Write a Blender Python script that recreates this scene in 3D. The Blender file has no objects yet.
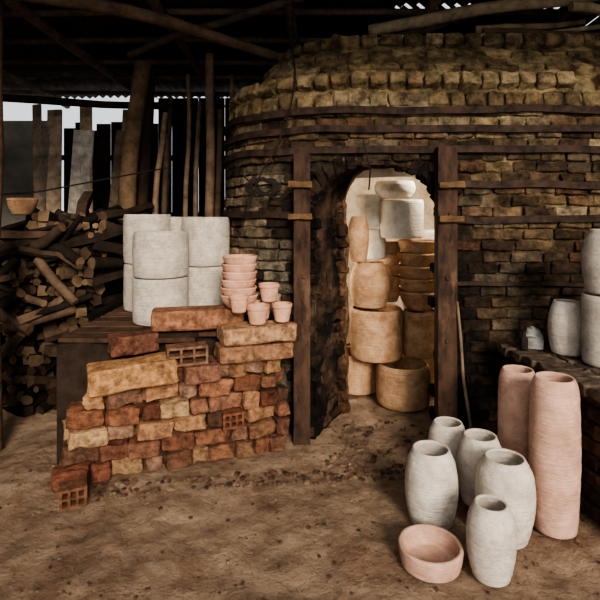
import bpy, bmesh, math, random
from mathutils import Vector, Matrix, Euler, noise
random.seed(7)
R=random.random
def U(a,b): return a+(b-a)*R()
def lin(h):
    h=h.lstrip('#'); o=[]
    for i in (0,2,4):
        c=int(h[i:i+2],16)/255
        o.append(c/12.92 if c<=.04045 else ((c+.055)/1.055)**2.4)
    return tuple(o)
def mixc(a,b,t): return tuple(a[i]*(1-t)+b[i]*t for i in range(3))
def mul(a,k): return tuple(x*k for x in a)

# ---------------------------------------------------------------- materials
def mat(name,c1=None,c2=None,scale=6,rough=.9,bump=.3,bscale=40,attr=False,lo=.35,hi=.65,metal=0,vary=.35,stretch=(1,1,1),c3=None,s3=2.0,bstretch=None,bdist=.02,lump=0,lscale=6,p3=(.5,.68),speck=None,spscale=120):
    m=bpy.data.materials.new(name); m.use_nodes=True
    nt=m.node_tree; N=nt.nodes; L=nt.links; b=N['Principled BSDF']
    b.inputs['Roughness'].default_value=rough; b.inputs['Metallic'].default_value=metal
    b.inputs['Specular IOR Level'].default_value=.12
    tc=N.new('ShaderNodeTexCoord'); mp=N.new('ShaderNodeMapping'); mp.inputs['Scale'].default_value=stretch
    L.new(tc.outputs['Object'],mp.inputs[0])
    n1=N.new('ShaderNodeTexNoise'); n1.inputs['Scale'].default_value=scale; n1.inputs['Detail'].default_value=9; n1.inputs['Roughness'].default_value=.7
    L.new(mp.outputs[0],n1.inputs[0])
    r=N.new('ShaderNodeValToRGB'); r.color_ramp.elements[0].position=lo; r.color_ramp.elements[1].position=hi
    L.new(n1.outputs['Fac'],r.inputs[0])
    if attr:
        a=N.new('ShaderNodeVertexColor'); a.layer_name='Col'
        r.color_ramp.elements[0].color=(1-vary,)*3+(1,); r.color_ramp.elements[1].color=(1+vary*.6,)*3+(1,)
        mx=N.new('ShaderNodeMix'); mx.data_type='RGBA'; mx.blend_type='MULTIPLY'; mx.inputs[0].default_value=1
        L.new(a.outputs[0],mx.inputs[6]); L.new(r.outputs[0],mx.inputs[7]); out=mx.outputs[2]
    else:
        r.color_ramp.elements[0].color=(*c1,1); r.color_ramp.elements[1].color=(*c2,1); out=r.outputs[0]
    def over(out,sc,col,p):
        n3=N.new('ShaderNodeTexNoise'); n3.inputs['Scale'].default_value=sc; n3.inputs['Detail'].default_value=7; n3.inputs['Roughness'].default_value=.72
        L.new(mp.outputs[0],n3.inputs[0])
        r3=N.new('ShaderNodeValToRGB'); r3.color_ramp.elements[0].position=p[0]; r3.color_ramp.elements[1].position=p[1]
        L.new(n3.outputs['Fac'],r3.inputs[0])
        m3=N.new('ShaderNodeMix'); m3.data_type='RGBA'
        L.new(r3.outputs[0],m3.inputs[0]); L.new(out,m3.inputs[6]); m3.inputs[7].default_value=(*col,1); return m3.outputs[2]
    if c3 is not None: out=over(out,s3,c3,p3)
    if speck is not None: out=over(out,spscale,speck,(.58,.72))
    L.new(out,b.inputs['Base Color'])
    n2=N.new('ShaderNodeTexNoise'); n2.inputs['Scale'].default_value=bscale; n2.inputs['Detail'].default_value=8; n2.inputs['Roughness'].default_value=.75
    src=mp
    if bstretch:
        src=N.new('ShaderNodeMapping'); src.inputs['Scale'].default_value=bstretch; L.new(tc.outputs['Object'],src.inputs[0])
    L.new(src.outputs[0],n2.inputs[0])
    bp=N.new('ShaderNodeBump'); bp.inputs['Strength'].default_value=bump; bp.inputs['Distance'].default_value=bdist
    L.new(n2.outputs['Fac'],bp.inputs['Height'])
    if lump:
        n4=N.new('ShaderNodeTexNoise'); n4.inputs['Scale'].default_value=lscale; n4.inputs['Detail'].default_value=5
        L.new(tc.outputs['Object'],n4.inputs[0])
        bp2=N.new('ShaderNodeBump'); bp2.inputs['Strength'].default_value=1; bp2.inputs['Distance'].default_value=lump
        L.new(n4.outputs['Fac'],bp2.inputs['Height']); L.new(bp2.outputs[0],bp.inputs['Normal'])
    L.new(bp.outputs[0],b.inputs['Normal'])
    return m
RB=dict(bscale=16,bstretch=(.5,.5,5),bdist=.02,bump=.8)
M_brick=mat('old_brick',attr=True,scale=22,vary=.6,bump=.9,bscale=60,lo=.36,hi=.62,c3=lin('#4c392d'),s3=9,p3=(.54,.72))
M_kiln=mat('kiln_brick',attr=True,scale=11,vary=.72,bump=1.0,bscale=48,lo=.38,hi=.64,bdist=.03,speck=lin('#1c1612'),spscale=26)
M_wood=mat('weathered_wood',attr=True,scale=8,vary=.5,bump=.6,bscale=30)
M_white=mat('unfired_clay_white',lin('#ada091'),lin('#d8ccbd'),scale=10,c3=lin('#938574'),s3=6,p3=(.52,.78),speck=lin('#857767'),spscale=70,**RB)
M_grey=mat('unfired_clay_grey',lin('#a09485'),lin('#ccc1b2'),scale=9,c3=lin('#887c6d'),s3=5,p3=(.5,.78),speck=lin('#7f7364'),spscale=60,**RB)
M_pink=mat('clay_pink',lin('#b08873'),lin('#d2ab95'),scale=9,c3=lin('#96705f'),s3=6,p3=(.52,.78),speck=lin('#906b5b'),spscale=70,**RB)
M_terra=mat('terracotta',lin('#a67961'),lin('#cda085'),scale=10,bump=.4,bscale=50,c3=lin('#b9988a'),s3=12,p3=(.55,.75),speck=lin('#8f6650'))
M_fired=mat('fired_clay',lin('#98704f'),lin('#c6a27e'),scale=9,c3=lin('#845a40'),s3=5,p3=(.5,.75),**RB)
M_firedp=mat('fired_clay_pale',lin('#c2b29c'),lin('#e6ddcd'),scale=8,c3=lin('#ab977d'),s3=5,p3=(.52,.8),**RB)
M_iron=mat('rusty_iron',lin('#221915'),lin('#4c382b'),scale=12,bump=.4,bscale=60,rough=.75,metal=.1,stretch=(1,1,.35),c3=lin('#6a5040'),s3=9,p3=(.56,.75))
M_strap=mat('sooty_strap',lin('#17120f'),lin('#3f3027'),scale=14,bump=.3,bscale=60,rough=.75)
M_dirt=mat('dirt_floor',lin('#6a5544'),lin('#a68d74'),scale=4.5,bump=.9,bscale=70,lo=.34,hi=.68,c3=lin('#6e503f'),s3=1.3,bdist=.02,lump=.06,lscale=8,speck=lin('#4a3c31'),spscale=34)
M_roof=mat('dark_roof_sheet',lin('#2a2420'),lin('#5a4f46'),scale=5,bump=.2)
M_panel=mat('fibre_cement',lin('#7f7a70'),lin('#a09a8d'),scale=3,bump=.2)
M_inner=mat('kiln_lining',lin('#b8a58a'),lin('#e6dbc8'),scale=6,bump=.6,bscale=25)
M_wire=mat('wire',lin('#1a1614'),lin('#2c2420'))
M_cloth=mat('dusty_sack',lin('#5a4c3e'),lin('#8a7a66'),scale=9,bump=.5)
M_bag=mat('dusty_plastic',lin('#56544f'),lin('#85827b'),scale=9,bump=.4,rough=.5)

# ---------------------------------------------------------------- mesh builder
class MB:
    def __init__(s): s.v=[];s.f=[];s.c=[];s.sm=[]
    def add(s,vs,fs,col,smooth=False):
        o=len(s.v); s.v+= [tuple(v) for v in vs]
        for i,f in enumerate(fs):
            s.f.append(tuple(o+k for k in f)); s.c.append(col[i] if isinstance(col,list) else col); s.sm.append(smooth)
    def obj(s,name,m,parent=None):
        me=bpy.data.meshes.new(name); me.from_pydata(s.v,[],s.f); me.materials.append(m)
        ca=me.color_attributes.new('Col','FLOAT_COLOR','CORNER')
        data=[]
        for p,c in zip(me.polygons,s.c):
            for _ in range(p.loop_total): data+= [c[0],c[1],c[2],1]
        ca.data.foreach_set('color',data)
        me.polygons.foreach_set('use_smooth',s.sm); me.update()
        o=bpy.data.objects.new(name,me); bpy.context.collection.objects.link(o)
        if parent: o.parent=parent
        return o
    def box(s,c,d,rot=None,col=(.5,.5,.5)):
        h=[x/2 for x in d]; M=(rot or Euler((0,0,0))).to_matrix() if not isinstance(rot,Matrix) else rot
        vs=[Vector(c)+M@Vector((sx*h[0],sy*h[1],sz*h[2])) for sx in(-1,1) for sy in(-1,1) for sz in(-1,1)]
        s.add(vs,[(0,1,3,2),(4,6,7,5),(0,4,5,1),(2,3,7,6),(0,2,6,4),(1,5,7,3)],col)
    def brick(s,c,d,M,col,jit=.004,dent=.006):
        vs=[]; off=Vector((U(0,90),U(0,90),U(0,90)))
        mn=min(d)
        for t in TV:
            p=Vector((t[0]*d[0],t[1]*d[1],t[2]*d[2]))
            for k in range(3):
                if abs(t[k])<.4999 and abs(t[k])>.43: p[k]=math.copysign(d[k]/2-mn*.09,t[k])
            p+= noise.noise_vector(p*14+off)*dent + Vector((U(-1,1),U(-1,1),U(-1,1)))*jit*.4
            vs.append(Vector(c)+M@p)
        s.add(vs,TF,col,False)
    def log(s,p0,p1,r0,r1,col,endcol=None,n=10,seg=4,bend=.02,kn=.1):
        p0=Vector(p0);p1=Vector(p1);ax=(p1-p0).normalized()
        u=ax.orthogonal().normalized(); w=ax.cross(u)
        off=Vector((U(0,50),U(0,50),U(0,50))); vs=[]
        for i in range(seg+1):
            t=i/seg; c=p0.lerp(p1,t)+ (noise.noise_vector(off+Vector((t*2,0,0))))*bend*math.sin(math.pi*t)*2
            r=r0+(r1-r0)*t
            for k in range(n):
                a=2*math.pi*k/n; rr=r*(1+kn*noise.noise(off+Vector((math.cos(a),math.sin(a),t*3))*1.3))
                vs.append(c+(u*math.cos(a)+w*math.sin(a))*rr)
        fs=[];
        for i in range(seg):
            for k in range(n):
                a=i*n+k;b=i*n+(k+1)%n; fs.append((a,b,b+n,a+n))
        s.add(vs,fs,col,n>7)
        e=endcol or col
        s.add(vs[:n],[tuple(range(n))[::-1]],e); s.add(vs[-n:],[tuple(range(n))],e)
bm=bmesh.new(); bmesh.ops.create_cube(bm,size=1)
bmesh.ops.bevel(bm,geom=bm.edges[:],offset=.06,segments=1,affect='EDGES')
bmesh.ops.subdivide_edges(bm,edges=[e for e in bm.edges if e.calc_length()>.5],cuts=3,use_grid_fill=True)
bm.verts.ensure_lookup_table()
TV=[tuple(v.co) for v in bm.verts]; TF=[tuple(v.index for v in f.verts) for f in bm.faces]; bm.free()

def empty(name,loc=(0,0,0)):
    o=bpy.data.objects.new(name,None); o.location=loc; bpy.context.collection.objects.link(o); return o
def lathe(name,prof,loc,m,n=48,rib=0,tilt=None,wob=.009,parent=None):
    vs=[];fs=[]; off=U(0,99)
    for (r,z) in prof:
        for k in range(n):
            a=2*math.pi*k/n
            rr=r*(1+wob*2*noise.noise(Vector((math.cos(a)*1.2+off,math.sin(a)*1.2,z*6)))) if r>0 else 0
            rr+= rib*math.sin(z*220) if r>.02 else 0
            vs.append((rr*math.cos(a),rr*math.sin(a),z))
    for i in range(len(prof)-1):
        for k in range(n):
            fs.append((i*n+k,i*n+(k+1)%n,(i+1)*n+(k+1)%n,(i+1)*n+k))
    me=bpy.data.meshes.new(name); me.from_pydata(vs,[],fs)
    b=bmesh.new(); b.from_mesh(me); bmesh.ops.remove_doubles(b,verts=b.verts,dist=1e-5); bmesh.ops.recalc_face_normals(b,faces=b.faces); b.to_mesh(me); b.free()
    me.materials.append(m); me.polygons.foreach_set('use_smooth',[True]*len(me.polygons))
    o=bpy.data.objects.new(name,me); bpy.context.collection.objects.link(o); o.location=loc
    if tilt: o.rotation_euler=tilt
    o.rotation_euler.z+=U(0,6)
    if parent: o.parent=parent
    return o
def interp(pts,n):
    out=[]
    for i in range(n+1):
        t=i/n
        for j in range(len(pts)-1):
            if pts[j][0]<=t<=pts[j+1][0]+1e-9:
                k=(t-pts[j][0])/(pts[j+1][0]-pts[j][0]); 
                p0=pts[max(j-1,0)][1];p1=pts[j][1];p2=pts[j+1][1];p3=pts[min(j+2,len(pts)-1)][1]
                v=.5*((2*p1)+(-p0+p2)*k+(2*p0-5*p1+4*p2-p3)*k*k+(-p0+3*p1-3*p2+p3)*k**3)
                out.append((t,v));break
    return out
def vessel(name,loc,r,h,shape,m,wall=.012,floor_t=.02,**kw):
    pts=interp(shape,34); out=[(0,0),(pts[0][1]*r*.93,0)]
    outer=[(max(v,.02)*r,max(t*h,.006)) for t,v in pts]
    out+=outer
    rt=outer[-1]
    out.append((rt[0]-wall*.3,h+wall*.35)); out.append((rt[0]-wall*.8,h+wall*.2))
    inner=[(x-wall,z) for x,z in outer if z>floor_t][::-1]
    out+=inner; out+=[(inner[-1][0]*.8,floor_t),(0,floor_t)]
    return lathe(name,out,loc,m,**kw)
BARREL=[(0,.74),(.12,.84),(.35,.97),(.6,1),(.82,.93),(.94,.78),(1,.68)]
BARREL2=[(0,.80),(.15,.9),(.4,1),(.65,.98),(.85,.88),(.95,.76),(1,.70)]
TALL=[(0,.86),(.1,.92),(.4,1),(.75,.99),(.93,.94),(.98,.86),(1,.78)]
CYL=[(0,.95),(.05,.98),(.3,1),(.7,1),(.95,.99),(1,.96)]
BOWL=[(0,.62),(.1,.68),(.5,.9),(.85,1),(.93,1.03),(1,1.02)]
DRUM=[(0,.9),(.06,.96),(.4,1),(.8,.99),(.95,.95),(1,.9)]

# ---------------------------------------------------------------- floor
g=MB(); nx,ny=260,250; x0,x1,y0,y1=-5.5,6,-3,8
def fz(x,y):
    z=.018*noise.noise(Vector((x*2.2,y*2.2,0)))+.016*noise.noise(Vector((x*6,y*6,3)))+.010*noise.noise(Vector((x*15,y*15,7)))
    return z-.014
vs=[(x0+(x1-x0)*i/nx,y0+(y1-y0)*j/ny,fz(x0+(x1-x0)*i/nx,y0+(y1-y0)*j/ny)) for j in range(ny+1) for i in range(nx+1)]
fs=[(j*(nx+1)+i,j*(nx+1)+i+1,(j+1)*(nx+1)+i+1,(j+1)*(nx+1)+i) for j in range(ny) for i in range(nx)]
g.add(vs,fs,(1,1,1),True); g.obj('floor',M_dirt)
g=MB()
for q in range(900):
    x=U(-1.7,1.9); y=U(1.3,3.3); s_=U(.003,.010)
    if q%3==0: x=U(-1.2,1.0); y=2.95-.14*R()+.25*x*.5; s_=U(.005,.018)
    if q%7==0: x=U(.15,.85); y=U(2.9,3.7); s_=U(.005,.018)
    c=random.choice([lin('#6b5645'),lin('#664b3c'),lin('#806b56'),lin('#4d3c30')])
    g.brick((x,y,fz(x,y)+s_*.3),(s_*2,s_*1.6,s_),Euler((U(-.3,.3),U(-.3,.3),U(0,6))).to_matrix(),c,jit=.002,dent=.004)
g.obj('floor_rubble',M_brick)

# ---------------------------------------------------------------- kiln
KX,KY,AX,AY,EX=1.3,4.9,1.93,1.62,4.0
def plan(th,s=1.0,ex=EX,ax=AX,ay=AY):
    c,n_=math.cos(th),math.sin(th)
    x=ax*math.copysign(abs(c)**(2/ex),c); y=ay*math.copysign(abs(n_)**(2/ex),n_)
    return Vector((KX+x*s,KY+y*s,0))
NT=1440; tab=[plan(2*math.pi*i/NT) for i in range(NT+1)]; al=[0]
for i in range(NT): al.append(al[-1]+(tab[i+1]-tab[i]).length)
PER=al[-1]
import bisect
def at(s,sc=1.0):
    s%=PER; i=min(max(bisect.bisect(al,s)-1,0),NT-1); t=(s-al[i])/max(al[i+1]-al[i],1e-9)
    p=tab[i].lerp(tab[i+1],t); tg=(tab[(i+3)%NT]-tab[(i-2)%NT]).normalized()
    nrm=Vector((tg.y,-tg.x,0))
    c=Vector((KX,KY,0)); return c+(p-c)*sc,tg,nrm
OL,OR_,OS,OT=.10,.92,1.46,1.83
def in_door(x,z,pad=0):
    if x<OL-pad or x>OR_+pad: return False
    cx=(OL+OR_)/2; hw=(OR_-OL)/2+pad
    top=OS+(OT-OS+pad)*max(0,1-abs((x-cx)/hw)**2.6)**(1/2.6)
    return z<top
cTan=lin('#99835f'); cBr=lin('#69553f'); cDk=lin('#372b21'); cBlk=lin('#15110e'); cGrey=lin('#90826d'); cRed=lin('#704b38')
def sst(a,b,x):
    t=min(max((x-a)/(b-a),0),1); return t*t*(3-2*t)
def kcol(p,br=False):
    x,y,z=p; n=noise.noise(Vector((x*1.6,y*1.6,z*1.8))); n2=noise.noise(Vector((x*3+9,y*3,z*6))); n3=noise.noise(Vector((x*1.1+3,y*1.1,z*5)))
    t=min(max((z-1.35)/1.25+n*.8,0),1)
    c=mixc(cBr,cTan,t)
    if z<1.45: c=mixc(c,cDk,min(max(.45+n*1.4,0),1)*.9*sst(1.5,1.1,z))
    c=mixc(c,cGrey,.4*sst(.05,.25,n2))
    c=mixc(c,cDk,.75*sst(-.02,-.25,n2))
    c=mixc(c,cDk,.65*sst(.03,.28,n3))
    if y<4.2:
        d=math.hypot(max(0,abs(x-.5)-.42),max(0,z-1.74))
        c=mixc(c,cBlk,min(1,max(0,1-d/.5)*(1.0+n*.6)))
        if x<-.02: c=mixc(c,cBlk,.7*max(0,1-abs(z-1.86)/.13))
        if x<0 and z<1.75: c=mixc(c,lin('#978a74'),.6*sst(.0,-.12,x)*min(1,max(0,.6+n2*1.5)))
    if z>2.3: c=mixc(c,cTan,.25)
    if br:
        q=R()
        if q<.12: c=mixc(c,cRed,.35)
        elif q<.35: c=mul(c,.75)
        elif q<.55: c=mul(c,1.25)
    return c
kiln=empty('brick_kiln',(0,0,0))
PRO=[(0,1.0),(.5,1.0),(1.0,1.0),(1.5,1.0),(2.0,.995),(2.2,.99),(2.32,.975),(2.42,.945),(2.50,.905),(2.60,.86),(2.70,.81),(2.77,.75),(2.82,.6),(2.84,.35),(2.85,.02)]
def psc(z):
    for (a,b),(c,d) in zip(PRO,PRO[1:]):
        if a<=z<=c: return b+(d-b)*(z-a)/(c-a)
    return .02
g=MB(); ns=520; zs=[i*.03 for i in range(74)]+[2.22,2.25,2.28,2.32,2.35,2.38,2.42,2.46,2.50,2.55,2.6,2.65,2.70,2.73,2.77,2.79,2.82,2.83,2.84,2.85]
grid=[]
for z in zs:
    row=[]
    for k in range(ns):
        p,tg,nr=at(PER*k/ns,psc(z))
        q=Vector((p.x,p.y,z)); dn=.020*noise.noise(q*3.5)+.014*noise.noise(q*9)+.014*noise.noise(q*24)-.009
        q+=nr*dn + (Vector((0,0,dn)) if z>2.3 else Vector((0,0,0))); row.append(q)
    grid.append(row)
vs=[q for r_ in grid for q in r_]; fs=[];cs=[]
for j in range(len(zs)-1):
    for k in range(ns):
        m_=(grid[j][k]+grid[j][(k+1)%ns]+grid[j+1][k])/3
        if m_.y<KY and in_door(m_.x,m_.z,-.005): continue
        fs.append((j*ns+k,j*ns+(k+1)%ns,(j+1)*ns+(k+1)%ns,(j+1)*ns+k)); cs.append(mul(kcol(m_),1.12))
g.add(vs,fs,cs,True); g.obj('mortar_shell',M_kiln,kiln)
g=MB(); ch=.074; z=.04; row=0
while z<2.2:
    s=U(0,.2)
    sc=psc(z)
    while s<PER:
        L_=U(.16,.23)
        p,tg,nr=at(s+L_/2,sc)
        if p.y<5.2 and not in_door(p.x,z,.03 if p.y<KY else 0) :
            if R()>.07:
                M=Matrix((tg,-nr,Vector((0,0,1)))).transposed()@Euler((U(-.04,.04),U(-.025,.025),U(-.04,.04))).to_matrix()
                out=U(-.040,-.024)+.014*noise.noise(Vector((p.x*2,z*2,1)))
                if z>1.75: out-=.006
                c=Vector((p.x,p.y,z))+nr*out
                g.brick(c,(L_-.014,.09,ch-U(.010,.018)),M,kcol((p.x,p.y,z),True),dent=.012)
        s+=L_
    z+=ch; row+=1
for (zz,w,hh,dep,tilt,pr) in [(2.26,.13,.10,.1,.15,-.012),(2.385,.13,.095,.13,.5,.018),(2.50,.2,.055,.1,.75,-.028),(2.62,.2,.055,.1,.75,-.028),(2.76,.15,.085,.13,.3,.02),(2.80,.2,.06,.2,1.3,-.1)]:
    s=U(0,.1)
    while s<PER:
        L_=w*U(.85,1.15); p,tg,nr=at(s+L_/2/psc(zz),psc(zz))
        if p.y<5.6:
            M=Matrix((tg,-nr,Vector((0,0,1)))).transposed()@Euler((-tilt+U(-.08,.08),U(-.05,.05),U(-.05,.05))).to_matrix()
            col=kcol((p.x,p.y,zz),True); col=mixc(col,cTan,.3)
            if R()>.08: g.brick(Vector((p.x,p.y,zz))+nr*(pr-.02),(L_-.018,dep,hh),M,col,dent=.012)
        s+=L_/psc(zz)
g.obj('brick_courses',M_kiln,kiln)
def archpath(xl,xr,sp,top,y,n=40):
    pts=[]; 
    for i in range(n//2): pts.append(Vector((xl,y,sp*i/(n//2))))
    cx=(xl+xr)/2;hw=(xr-xl)/2
    for i in range(n+1):
        a=math.pi-math.pi*i/n; e=2/2.6
        pts.append(Vector((cx+hw*math.copysign(abs(math.cos(a))**e,math.cos(a)),y,sp+(top-sp)*abs(math.sin(a))**e)))
    for i in range(n//2-1,-1,-1): pts.append(Vector((xr,y,sp*i/(n//2))))
    return pts
def wally(x):
    t=abs((x-KX)/AX)**EX; return KY-AY*(1-min(t,1))**(1/EX)
IL,IR,IY=.375,1.08,3.93
A=archpath(OL,OR_,OS,OT,0); B=archpath(IL,IR,1.52,1.88,IY)
g=MB(); nd=18; vs=[]
for i in range(nd+1):
    t=i/nd
    for a,b in zip(A,B):
        a2=Vector((a.x,wally(a.x)+.0,a.z))
        q=a2.lerp(b,t); q+=noise.noise_vector(q*6)*.03*(1 if 0<i else .3)+noise.noise_vector(q*18)*.016
        q.z=max(q.z,-.02) ; vs.append(q)
n=len(A); fs=[];cs=[]
for i in range(nd):
    for k in range(n-1):
        fs.append((i*n+k,i*n+k+1,(i+1)*n+k+1,(i+1)*n+k))
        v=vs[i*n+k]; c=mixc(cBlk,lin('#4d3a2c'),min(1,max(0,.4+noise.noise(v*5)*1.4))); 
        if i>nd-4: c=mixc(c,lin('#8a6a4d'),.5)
        cs.append(c)
g.add(vs,fs,cs,True); g.obj('door_reveal',M_kiln,kiln)
g=MB()
for i in range(19):
    zc=.05+i*.078
    for j in range(4):
        if R()<.2: continue
        t=(j+.35+U(-.12,.12)+(.4 if i%2 else 0))/4.2
        a=Vector((OL,wally(OL),zc)); b=Vector((IL,IY,zc)); p=a.lerp(b,t); d=(b-a).normalized()
        M=Matrix((d,Vector((-d.y,d.x,0)),Vector((0,0,1)))).transposed()@Euler((U(-.05,.05),U(-.05,.05),U(-.09,.09))).to_matrix()
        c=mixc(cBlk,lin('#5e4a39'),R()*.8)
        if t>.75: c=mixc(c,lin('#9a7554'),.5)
        g.brick(p+Vector((-.032+U(-.01,.012),.026,0)),(.165,.07,.062),M,c,dent=.018)
for k in range(16):
    a=math.pi*(k+.5)/16; cx=(OL+OR_)/2;hw=(OR_-OL)/2+.035; e=2/2.6
    x=cx-hw*math.copysign(abs(math.cos(a))**e,math.cos(a)); zc=OS+(OT-OS+.035)*abs(math.sin(a))**e
    dirv=Vector((-math.cos(a)*.6,0,math.sin(a))).normalized()
    M=Matrix((dirv,Vector((0,1,0)),dirv.cross(Vector((0,1,0))))).transposed()
    g.brick((x,wally(x)+.065,zc),(.10,.12,.065),M,mixc(cBlk,lin('#4f3d30'),R()*.6),dent=.018)
for i in range(18):
    t=i/18; p=Vector((.315-.03*math.sin(t*3.1)-.06*sst(.8,1,t),3.76,.06+i*.088))
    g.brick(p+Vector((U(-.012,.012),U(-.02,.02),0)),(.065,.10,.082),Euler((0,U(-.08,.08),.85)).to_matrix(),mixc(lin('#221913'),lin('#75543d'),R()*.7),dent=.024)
g.obj('door_surround_bricks',M_kiln,kiln)
g=MB(); ns2=96; zz=[0,.4,.8,1.2,1.6,1.8,2.0,2.2,2.35,2.45,2.5]; sc2=[1,1,1,1,1,.97,.9,.75,.5,.25,.01]
vs=[];
for z_,s_ in zip(zz,sc2):
    for k in range(ns2):
        p=plan(2*math.pi*k/ns2,s_,3.0,1.42,.98); vs.append(Vector((p.x,p.y,z_))+noise.noise_vector(Vector((p.x,p.y,z_))*4)*.01)
fs=[]
for j in range(len(zz)-1):
    for k in range(ns2):
        m_=(vs[j*ns2+k]+vs[(j+1)*ns2+(k+1)%ns2])/2
        if m_.y<4.4 and IL-.06<m_.x<IR+.05 and m_.z<1.85: continue
        fs.append((j*ns2+k,(j+1)*ns2+k,(j+1)*ns2+(k+1)%ns2,j*ns2+(k+1)%ns2))
g.add(vs,fs,(1,1,1),True); g.obj('chamber_lining',M_inner,kiln)
def hoop(z,sa,sb,h=.046,off=.034,name='iron_hoop'):
    g=MB(); n=max(8,int((sb-sa)/.05)); vs=[]; ph=U(0,9)
    for i in range(n+1):
        p,tg,nr=at(sa+(sb-sa)*i/n,psc(z)); dz=.016*noise.noise(Vector((i*.12+ph,0,z)))
        for o,hz in ((off-.02,-h/2),(off+.004,-h/2),(off+.004,h/2),(off-.02,h/2)):
            q=p+nr*o; vs.append((q.x,q.y,z+hz+dz))
    fs=[(i*4+a,i*4+(a+1)%4,(i+1)*4+(a+1)%4,(i+1)*4+a) for i in range(n) for a in range(4)]
    fs+=[(0,1,2,3),(n*4+3,n*4+2,n*4+1,n*4)]
    g.add(vs,fs,(1,1,1)); return g.obj(name,M_strap,kiln)
def s_of_x(x):
    best=min(range(NT),key=lambda i:(abs(tab[i].x-x)+ (0 if tab[i].y<KY-.3 else 9))); return al[best]
sL=s_of_x(.013); sR=s_of_x(.94)
sA=PER*.5; sB=PER*1.0
for z_ in (2.19,2.065,1.93): hoop(z_,sA,sB)
hoop(1.70,sR,sB); hoop(1.475,sR,sB); hoop(1.50,sA,sL); hoop(1.05,sR,sB,h=.025)
for (x,w,top) in ((.013,.108,1.90),(.94,.122,1.935)):
    g=MB(); y=wally(x)-.095
    g.box((x,y,top/2),(w,.014,top)); g.box((x-w/2+.007,y+.045,top/2),(.014,.09,top)); g.box((x+w/2-.007,y+.045,top/2),(.014,.09,top))
    for zb in (.3,.7,1.1,1.5): 
        g.brick((x+U(-.02,.02),y-.01,zb),(.026,.02,.026),Matrix.Identity(3),(1,1,1),dent=.001)
    g.obj('door_buckstay',M_iron,kiln)
for x,zc in ((.0,1.49),(.0,1.70),(.96,1.475),(.96,1.69)):
    g=MB(); g.brick((x,wally(x)-.12,zc),(.16,.035,.038),Euler((0,U(-.05,.05),0)).to_matrix(),lin('#5e4831')); g.obj('tie_bracket',M_wood,kiln)

# rubble on kiln top
g=MB()
for _ in range(60):
    x=U(.30,1.3); y=U(3.92,4.4); s_=U(.05,.11)
    g.brick((x,y,2.83+s_*.3),(s_*1.8,s_*1.2,s_*.8),Euler((U(-.4,.4),U(-.4,.4),U(0,3))).to_matrix(),random.choice([cTan,cGrey,cBr,lin('#8c8272'),cRed]),dent=.02)
for _ in range(16):
    x=U(1.3,3.0); y=U(3.85,4.1); s_=U(.05,.09)
    g.brick((x,y,2.84+s_*.2),(s_*2,s_*1.2,s_*.8),Euler((U(-.2,.2),U(-.2,.2),U(0,3))).to_matrix(),random.choice([cTan,cGrey,cBr]),dent=.02)
g.obj('brick_rubble',M_brick)
def lump(name,c,r,m,amp=.06,sc=7):
    g=MB(); vs=[];nn=36
    for j in range(15):
        ph=math.pi/2*j/14
        for k in range(nn):
            a=2*math.pi*k/nn; d=Vector((math.cos(a)*math.cos(ph),math.sin(a)*math.cos(ph),math.sin(ph)))
            q=Vector((c[0]+d.x*r[0],c[1]+d.y*r[1],c[2]+d.z*r[2])); dz=noise.noise_vector(q*sc)*amp+noise.noise_vector(q*sc*3)*amp*.35
            if j==0: dz.z=0
            vs.append(q+dz)
    fs=[(j*nn+k,j*nn+(k+1)%nn,(j+1)*nn+(k+1)%nn,(j+1)*nn+k) for j in range(14) for k in range(nn)]
    g.add(vs,fs,(1,1,1),True); return g.obj(name,m)
lump('burlap_sack',(.85,4.25,2.89),(.30,.2,.14),M_cloth)

# stacked ware inside
vessel('fired_planter',(.82,3.985,0),.215,.32,DRUM,M_fired,rib=.0012)
vessel('fired_planter',(.50,4.32,0),.2,.32,DRUM,M_fired)
vessel('fired_planter',(.63,4.12,.335),.215,.40,CYL,M_fired,rib=.0012)
vessel('fired_planter',(1.0,4.16,.335),.145,.37,CYL,M_fired)
vessel('fired_planter',(.575,4.12,.75),.162,.36,BARREL2,M_fired,rib=.001)
def bowlstack(name,x,y,z,r,n,h,step,m):
    e=empty(name,(x,y,z))
    for i in range(n):
        o=vessel('bowl_%d'%(i+1),(U(-.006,.006),U(-.006,.006),i*step),r*U(.96,1.03),h,BOWL,m,wall=.01); o.parent=e
    return e
bowlstack('fired_bowl_stack',.985,4.15,.72,.165,5,.15,.105,M_fired)
bowlstack('fired_bowl_stack',.79,4.38,.745,.10,5,.12,.10,M_fired)
vessel('fired_jar',(.475,4.06,1.125),.085,.36,BARREL,M_fired)
vessel('fired_jar',(.65,4.30,1.125),.085,.25,CYL,M_firedp)
vessel('fired_planter',(.85,4.17,1.31),.178,.31,CYL,M_firedp)
vessel('fired_planter',(.60,4.28,1.39),.12,.28,CYL,M_firedp)
vessel('fired_bowl',(.79,4.17,1.635),.165,.14,[(0,.7),(.1,.8),(.45,.98),(.8,1),(1,.92)],M_firedp)
vessel('fired_planter',(1.20,4.50,.0),.17,.33,CYL,M_fired)
vessel('fired_planter',(1.10,4.55,.35),.2,.5,CYL,M_firedp)
vessel('fired_planter',(1.10,4.55,.86),.2,.5,CYL,M_firedp)

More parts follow.
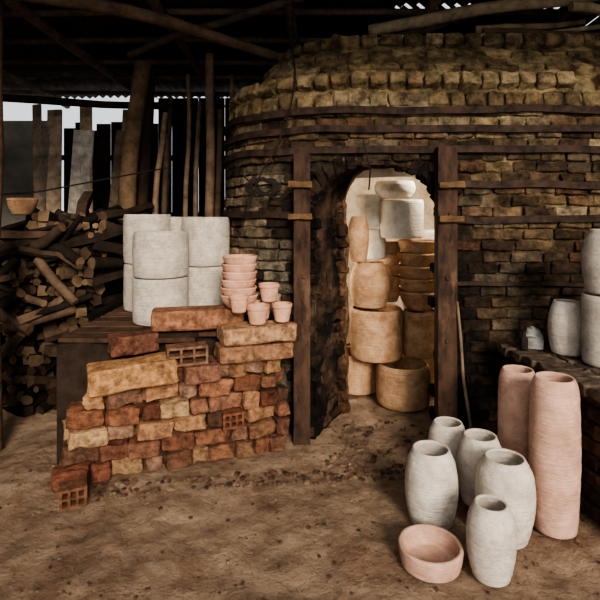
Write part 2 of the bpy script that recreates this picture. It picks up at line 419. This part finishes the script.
# ---------------------------------------------------------------- foreground ware
vessel('clay_vase',(.795,2.08,0),.099,.30,BARREL,M_white,rib=.0008)
vessel('clay_vase',(.955,2.33,0),.132,.37,BARREL,M_white,rib=.0008)
vessel('clay_vase',(.945,2.62,0),.118,.345,BARREL2,M_white,rib=.0008)
vessel('clay_vase',(.645,2.46,0),.128,.35,BARREL2,M_white,rib=.0008)
vessel('clay_vase',(.85,2.87,0),.115,.31,BARREL2,M_white,rib=.0008)
vessel('tall_clay_vase',(1.222,2.40,0),.112,.72,TALL,M_pink,rib=.0007)
vessel('tall_clay_vase',(1.185,2.72,0),.102,.66,TALL,M_pink,rib=.0007)
vessel('shallow_clay_bowl',(.56,2.15,0),.132,.085,[(0,.9),(.1,.95),(.5,1),(.9,1.03),(1,1.03)],M_pink,wall=.018)

# ---------------------------------------------------------------- right ledge
g=MB()
def prism(g,poly,z0,z1,col):
    n=len(poly); vs=[(x,y,z0) for x,y in poly]+[(x,y,z1) for x,y in poly]
    fs=[(i,(i+1)%n,n+(i+1)%n,n+i) for i in range(n)]+[tuple(range(n,2*n))]
    g.add(vs,fs,col)
poly=[(1.355,3.14),(1.495,2.2),(2.7,2.2),(2.7,3.14)]
prism(g,poly,0,.675,lin('#2f261f'))
p0=Vector((1.335,3.14,0));p1=Vector((1.475,2.2,0)); d=(p1-p0).normalized(); L0=(p1-p0).length
M0=Matrix((d,Vector((-d.y,d.x,0)),Vector((0,0,1)))).transposed()
for i in range(8):
    s=-.08*(i%2)
    while s<L0:
        l=U(.19,.22)
        g.brick(p0+d*(s+l/2)+Vector((.035+U(-.006,.006),0,.045+i*.08)),(l-.012,.09,.07),M0,mixc(lin('#2e241d'),lin('#6b4c37'),R()*.8),dent=.012); s+=l
for a in range(6):
    for b in range(7):
        y=2.28+b*.13; x=1.44+a*.2-(y-2.2)*.149
        if x>2.6: continue
        g.brick((x+.02,y,.672),(.19,.12,.05),Euler((0,0,U(-.05,.05)-.02)).to_matrix(),mixc(lin('#43372e'),lin('#6e5f50'),R()*.8),dent=.012)
g.obj('brick_ledge',M_brick)
vessel('clay_jar',(1.545,2.9,.70),.098,.30,BARREL2,M_white)
vessel('clay_jar',(1.79,3.0,.70),.1,.38,BARREL2,M_white)
e=empty('stacked_clay_jars',(1.66,2.68,.70))
o=vessel('lower_jar',(0,0,0),.135,.37,CYL,M_grey); o.parent=e
o=vessel('upper_jar',(0,0,.38),.135,.34,BARREL2,M_grey); o.parent=e
lump('plastic_bag',(1.41,3.03,.70),(.065,.05,.13),M_bag,amp=.03,sc=14)
vessel('small_bottle',(1.33,2.97,.70),.022,.11,[(0,1),(.6,1),(.75,.6),(.85,.45),(1,.45)],M_wire,wall=.004)
g=MB(); g.log((1.07,3.05,0),(1.0,3.18,.95),.012,.009,lin('#6a5a48'),n=8); g.obj('leaning_stick',M_wood)
g=MB()
for _ in range(18):
    x=U(1.06,1.26); y=U(2.95,3.12); s_=U(.03,.06)
    g.brick((x,y,s_*.4+U(0,.10)),(s_*1.8,s_*1.3,s_),Euler((U(-.4,.4),U(-.4,.4),U(0,3))).to_matrix(),random.choice([cGrey,cTan,cBr]),dent=.02)
g.obj('rubble_heap',M_brick)

# ---------------------------------------------------------------- brick stack
pal=[lin(h) for h in ('#91634a','#9a7052','#8f6c50','#7f533d','#704535','#8e674b','#80624f','#5d4334','#a98763','#7c5642','#7a5a48','#90694c','#a57c58')]
F0=Vector((-1.36,2.74,0)); F1=Vector((-.07,3.21,0)); fu=(F1-F0).normalized(); fn=Vector((-fu.y,fu.x,0)); FL=(F1-F0).length
MF=Matrix((fu,fn,Vector((0,0,1)))).transposed()
g=MB()
starts=[0,.03,.06,.08,.19,.62]
for k in range(6):
    for lay in range(2):
        s=starts[k]+U(-.03,.03) ; 
        while s<FL-.08:
            l=random.choice([.11,.11,.18,.2,.21,.16]) ; l=min(l,FL-s)
            if l<.07: break
            if k==2 and lay==0 and .93<s<1.06: s+=.13; continue
            M=MF@Euler((U(-.05,.05),U(-.08,.08),U(-.2,.2))).to_matrix()
            c=F0+fu*(s+l/2)+fn*(.06+lay*.12+U(-.045,.02))+Vector((0,0,.05+k*.1+U(-.005,.005)))
            cc=random.choice(pal); cc=mul(cc,U(.55,1.12))
            if k<2 and R()<.5: cc=mixc(cc,lin('#563c2c'),.5)
            g.brick(c,(l-.012,.13,U(.080,.096)),M,cc,dent=.014,jit=.008); s+=l
g.obj('brick_stack',M_brick)
def block(name,c,dims,yaw,col,roll=0,pitch=0):
    g=MB(); g.brick((0,0,0),dims,Euler((roll,pitch,0)).to_matrix(),col,dent=.012,jit=.006)
    o=g.obj(name,M_brick); o.location=c; o.rotation_euler=(0,0,yaw); return o
ya=math.atan2(fu.y,fu.x)
block('refractory_block',(-.97,2.90,.585),(.48,.22,.14),ya+.05,lin('#a67b53'),pitch=-.05)
block('refractory_block',(-.66,3.25,.835),(.58,.22,.12),ya-.12,lin('#8a6048'))
block('refractory_block',(-.29,3.14,.655),(.46,.2,.095),ya,lin('#8c664c'))
block('refractory_block',(-.27,3.15,.765),(.46,.22,.10),ya,lin('#a07b5c'))
block('refractory_block',(-.60,3.02,.56),(.2,.2,.10),ya,lin('#7b5644'))
block('refractory_block',(-1.02,3.06,.72),(.28,.16,.11),ya+.2,lin('#664335'))
def hollow(name,c,yaw,col,L=.24,W=.11,H=.11):
    g=MB(); t=.014
    g.box((0,0,H/2-t/2),(L,W,t),None,col); g.box((0,0,-H/2+t/2),(L,W,t),None,col)
    g.box((0,0,0),(L-.002,W,t*.8),None,col)
    for i in range(4):
        x=-L/2+t/2+i*(L-t)/3; g.box((x,0,0),(t,W-.001,H-.001),None,mul(col,.95))
    g.box((0,W/2-.005,0),(L-.004,.006,H-.004),None,mul(col,.5))
    o=g.obj(name,M_brick); o.location=c; o.rotation_euler=(0,0,yaw); return o
hollow('hollow_brick',(-.68,3.0,.665),ya,lin('#7a5a46'))
hollow('hollow_brick',(-1.18,2.60,.052),ya+.1,lin('#6f4c38'),L=.13,H=.1)
cc=F0+fu*1.0+fn*.0; hollow('hollow_brick',(cc.x,cc.y,.25),ya,lin('#744a37'),L=.13,H=.095)
g=MB()
poly=[(-1.46,3.0),(-.16,3.45),(-.44,3.62),(-.56,3.85),(-.63,4.1),(-.65,4.45),(-1.46,4.45)]
prism(g,poly,0,.72,lin('#2e241d'))
for i in range(9):
    y=3.02+i*.16; x1_=-.5-.02*i if i>3 else -.62+.12*i if i<2 else -.5
    g.brick(((-1.5+x1_)/2,y+.1,.735),(abs(-1.5-x1_)-.05,.14,.03),Euler((0,0,U(-.02,.02))).to_matrix(),mixc(lin('#3a2a20'),lin('#5e4838'),R()),dent=.006)
g.obj('work_platform',M_wood)

ZP=.755
def stackpots(x,y,r,hs,m):
    e=empty('stacked_clay_cylinders',(x,y,ZP)); z=0
    for i,h in enumerate(hs):
        o=vessel('clay_cylinder_%d'%(i+1),(U(-.006,.006),0,z),r*U(.985,1),h,CYL,m,rib=.0008); o.parent=e; z+=h+.006
stackpots(-.975,3.5,.193,(.31,.31),M_grey)
stackpots(-.72,3.80,.183,(.36,.36),M_grey)
stackpots(-1.21,3.98,.185,(.36,.38),M_grey)
stackpots(-.98,4.15,.18,(.36,.36),M_grey)
bowlstack('terracotta_bowl_stack',-.395,3.24,.90,.115,6,.085,.05,M_terra)
POTS=[(0,.72),(.1,.76),(.6,.92),(.8,.96),(.82,1.05),(1,1.07)]
vessel('small_terracotta_pot',(-.265,3.12,.82),.068,.115,POTS,M_terra,wall=.008)
vessel('small_terracotta_pot',(-.115,3.19,.82),.062,.115,POTS,M_terra,wall=.008)
vessel('small_terracotta_pot',(-.20,3.235,.94),.064,.115,POTS,M_terra,wall=.008)
vessel('small_terracotta_pot',(-.25,3.27,.82),.06,.115,POTS,M_terra,wall=.008)
vessel('small_terracotta_pot',(-.375,3.08,.90),.058,.105,POTS,M_terra,wall=.008)

# ---------------------------------------------------------------- firewood
g=MB()
barks=[lin(h) for h in ('#2b221b','#3a2e25','#4b3b2f','#221b16','#594839')]; ends=[lin(h) for h in ('#64503d','#705a45','#4b3a2d','#7b654d','#574131')]
z=.05
while z<1.5:
    x=-2.85+U(0,.05); xr=-1.56-.02*noise.noise(Vector((z*3,0,0)))
    while x<xr:
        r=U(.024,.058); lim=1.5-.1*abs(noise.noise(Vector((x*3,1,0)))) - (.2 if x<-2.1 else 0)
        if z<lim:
            k_=.2+.7*z/1.5  # bark and ends darken towards the floor: shade put into the log colour
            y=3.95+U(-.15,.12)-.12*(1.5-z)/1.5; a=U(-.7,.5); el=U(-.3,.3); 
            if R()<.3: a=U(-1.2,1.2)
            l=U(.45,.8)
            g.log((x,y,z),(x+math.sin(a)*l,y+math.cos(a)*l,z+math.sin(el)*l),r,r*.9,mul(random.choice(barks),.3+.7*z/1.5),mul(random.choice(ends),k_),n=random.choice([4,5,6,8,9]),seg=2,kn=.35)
        x+=r*1.6
    z+=.072
for _ in range(26):
    x=U(-2.4,-1.75); zz_=U(.5,1.5); y=3.76-.1*(1.5-zz_)+U(-.03,.05); a=U(-.9,.9); l=U(.25,.5); r=U(.02,.05)
    dv=Vector((math.cos(a),U(-.6,.6),math.sin(a)))*l/2; c=Vector((x,y,zz_)); 
    g.log(c-dv,c+dv,r,r*.8,random.choice(barks),random.choice(ends),n=random.choice([4,5,8]),seg=2,kn=.3)
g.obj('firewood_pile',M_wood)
vessel('clay_bowl',(-2.22,4.0,1.50),.11,.13,BOWL,M_fired)

# ---------------------------------------------------------------- poles & planks
def pole(name,p0,p1,r0,r1,h,bend=.05):
    g=MB(); g.log(p0,p1,r0,r1,lin(h),n=12,seg=8,bend=bend,kn=.12); return g.obj(name,M_wood)
pole('wooden_post',(-1.93,5.02,0),(-1.58,5.02,3.02),.095,.08,'#7b634c')
pole('wooden_post',(-1.72,5.25,0),(-1.58,5.25,3.0),.07,.06,'#42342a')
pole('wooden_post',(-.86,4.60,0),(-.83,4.60,2.98),.045,.04,'#7b6550')
pole('wooden_post',(-1.97,3.2,0),(-1.95,3.2,3.05),.06,.055,'#5a4333')
for x,y,dx,t,c in ((-1.02,4.85,.05,2.6,'#6b5a4a'),(-1.15,5.0,.03,2.9,'#7d6854'),(-1.29,4.95,-.04,2.3,'#5c4d40'),(-1.42,4.9,.1,2.5,'#8a725b'),(-1.50,5.5,.08,2.8,'#665545'),(-.74,4.75,-.02,2.5,'#5c4d40'),(-.70,5.0,.02,2.9,'#79644c')):
    pole('leaning_pole',(x,y-.2,0),(x+dx,y,t),U(.025,.04),U(.02,.03),c)
def plank(x,y,w,h,lean,c,tx=.03,th=-.1):
    g=MB(); g.brick((0,0,h/2),(w,tx,h),Matrix.Identity(3),lin(c),dent=.006); o=g.obj('leaning_plank',M_wood); o.location=(x,y,0.02); o.rotation_euler=(th,lean,0); return o
for x,w,h,l,c in ((-3.1,.14,2.55,.03,'#8d7e70'),(-2.82,.17,2.75,-.04,'#bda388'),(-2.64,.24,2.5,.03,'#e0d2be'),(-2.42,.14,2.8,-.05,'#c6a989'),(-2.26,.14,2.5,.06,'#84715f'),(-2.95,.1,2.82,-.07,'#9e8873'),(-2.12,.1,2.75,.02,'#ad9479')):
    plank(x,5.7,w,h,l,c)

# ---------------------------------------------------------------- walls
g=MB(); x=-4.9
while x<5.2:
    w=U(.13,.2); top=2.72+U(-.08,.06) if x<-2.1 else 3.1
    if not(-4.0<x<-3.35): g.box((x+w/2,6.85+U(-.01,.01),top/2),(w-.008,.025,top),None,mixc(lin('#1e1712'),lin('#4a392b'),R()))
    x+=w
for z_ in (.6,1.5,2.3): g.log((-4.9,6.92,z_),(5.2,6.92,z_),.04,.04,lin('#2a2019'))
g.obj('wall_back',M_wood)
g=MB(); g.box((-3.68,6.8,1.39),(.85,.03,2.78)); g.obj('wall_panel',M_panel)
g=MB(); y=.2
while y<6.8:
    w=U(.14,.2); g.box((-4.5,y+w/2,1.4),(.025,w-.006,2.8),None,mixc(lin('#1e1712'),lin('#4a392b'),R())); y+=w
g.obj('wall_left',M_wood)
g=MB(); y=.2
while y<6.8:
    w=U(.14,.2); g.box((4.8,y+w/2,1.5),(.025,w-.006,3.0),None,mixc(lin('#1e1712'),lin('#4a392b'),R())); y+=w
g.obj('wall_right',M_wood)
g=MB(); x=-4.9
while x<5.2:
    w=U(.14,.2)
    if x<-1.35 or x>3.0: g.box((x+w/2,-.9,1.6),(w-.004,.025,3.2),None,mixc(lin('#2e2722'),lin('#4a392b'),R()))
    x+=w
g.obj('shade_wall_front',M_wood)  # unseen wall behind the camera, added to shade the left side

# ---------------------------------------------------------------- roof
roof=empty('ceiling')
def rz(y): return 3.42-.032*(y)
g=MB()
x=-4.9
while x<5.2:
    w=.98; ya_=.9
    while ya_<7.1:
        l=1.75; yb=min(ya_+l,7.2); lift=U(0,.02); nxs=36; vs=[]
        for yy in (ya_,yb):
            for i in range(nxs+1):
                xx=x+w*i/nxs; vs.append((xx,yy,rz(yy)+.022*math.cos(i/nxs*2*math.pi*9)+lift+(.02 if yy==ya_ else 0)))
        fs=[(i,i+1,nxs+2+i,nxs+1+i) for i in range(nxs)]
        g.add(vs,fs,(1,1,1),True); ya_+=l-.12+(.06 if R()<.3 else 0)+ (.15 if (ya_>2.2 and R()<.35 and x>.3) else 0)
    x+=w-.03+(.045 if R()<.5 and x>-.5 else 0)
g.obj('roof_sheets',M_roof,roof)
g=MB()
for yy in (1.3,2.2,3.0,3.7,4.3,4.9,5.5,6.1,6.7): g.log((-4.9,yy,rz(yy)-.07),(5.2,yy,rz(yy)-.07),.032,.028,lin('#6b5a4b'),n=8,seg=12,bend=.05)
for xx in (-3.4,-2.2,-1.2,-.1,1.0,2.1,3.3): g.log((xx,1.1,rz(1.1)-.15),(xx+.1,7.1,rz(7.1)-.15),.05,.04,lin('#7a6656'),n=8,seg=10,bend=.06)
g.obj('rafters',M_wood,roof)
def beam(p0,p1,r,c):
    g=MB(); g.log(p0,p1,r,r*.85,lin(c),n=12,seg=10,bend=.06,kn=.15); return g.obj('log_beam',M_wood)
beam((-2.2,2.7,2.82),(.1,4.75,2.92),.05,'#6a5746')
beam((-4.2,5.5,2.80),(-1.4,5.5,2.70),.045,'#3a2d23')
beam((.55,4.0,2.97),(2.6,3.55,3.15),.05,'#8a7860')
beam((.2,5.0,2.99),(2.2,3.3,3.14),.04,'#7b6956')
beam((-1.6,4.7,3.0),(.8,3.3,3.15),.035,'#5c4f44')
beam((1.95,3.6,3.0),(3.2,3.7,3.0),.035,'#8b7a62')
g=MB()
for i in range(16):
    g.log((1.5+U(-.1,.1),4.0+i*.05,2.90+U(0,.12)),(2.4+U(-.2,.3),3.95+i*.05,2.92+U(0,.14)),U(.02,.035),.02,random.choice([lin('#8a755a'),lin('#5d4a38'),lin('#9a8a72')]),n=7)
g.obj('stored_sticks',M_wood)

# wires
def curve(name,pts,r,m):
    cu=bpy.data.curves.new(name,'CURVE'); cu.dimensions='3D'; cu.bevel_depth=r; cu.bevel_resolution=2
    sp=cu.splines.new('NURBS'); sp.points.add(len(pts)-1); sp.use_endpoint_u=True; sp.order_u=3
    for p,q in zip(sp.points,pts): p.co=(*q,1)
    cu.materials.append(m); o=bpy.data.objects.new(name,cu); bpy.context.collection.objects.link(o); return o
pts=[]
for i in range(60):
    a=i*.5; pts.append((-.25+.10*math.cos(a)+.03*math.sin(i*1.7),3.36+.01*math.sin(i),1.69+.05*math.sin(a)+.02*math.cos(i*2.3)))
curve('wire_coil',pts,.007,M_wire)
curve('hanging_wire',[(-.05,3.7,3.1),(-.06,3.6,2.7),(-.02,3.36,2.4),(-.12,3.30,2.0),(-.30,3.32,1.72),(-.34,3.36,1.55)],.006,M_wire)
curve('hanging_wire',[(.40,3.18,1.98),(.43,3.17,1.85),(.45,3.17,1.78),(.44,3.2,1.66)],.005,M_wire)
curve('hanging_cable',[(-2.9,3.6,1.7),(-2.2,3.7,1.62),(-1.6,3.8,1.75),(-1.1,4.2,1.9)],.006,M_wire)
curve('hanging_cable',[(.02,3.24,1.72),(-.1,3.3,1.62),(-.2,3.34,1.60),(-.38,3.42,1.76)],.006,M_wire)

# ---------------------------------------------------------------- lights
w=bpy.data.worlds.new('World'); bpy.context.scene.world=w; w.use_nodes=True
w.node_tree.nodes['Background'].inputs[0].default_value=(.90,.95,1,1); w.node_tree.nodes['Background'].inputs[1].default_value=1.1
def light(name,t,loc,e,col,size=.1,aim=None):
    l=bpy.data.lights.new(name,t); l.energy=e; l.color=col
    if t=='SUN': l.angle=size
    elif t=='AREA': l.size=size
    else: l.shadow_soft_size=size
    o=bpy.data.objects.new(name,l); bpy.context.collection.objects.link(o); o.location=loc
    if aim is not None: o.rotation_euler=(Vector(aim)-Vector(loc)).to_track_quat('-Z','Y').to_euler()
    return o
light('sun_daylight','SUN',(2,-4,4.3),5.8,(1,.91,.80),math.radians(18),aim=(.2,3,1.2))
light('sky_fill_sun','SUN',(-.6,-4,3.6),1.6,(1,.96,.90),math.radians(80),aim=(.2,3,1.4))  # added wide-angle sun, ambient fill standing in for sky light
light('kiln_lamp','POINT',(1.27,4.02,1.98),105,(1,.94,.84),.06)
light('kiln_lamp','POINT',(.22,4.35,1.0),14,(1,.90,.76),.06)
try: bpy.context.scene.view_settings.look='AgX - Medium High Contrast'
except Exception as ex: print(ex)

# ---------------------------------------------------------------- camera
cam=bpy.data.cameras.new('camera'); co=bpy.data.objects.new('camera',cam); bpy.context.collection.objects.link(co)
co.location=(0,0,1.5); co.rotation_euler=(math.radians(90),0,0)
cam.sensor_width=36; cam.lens=36*500/600; cam.shift_y=-85/600
cam.clip_start=.05
bpy.context.scene.camera=co
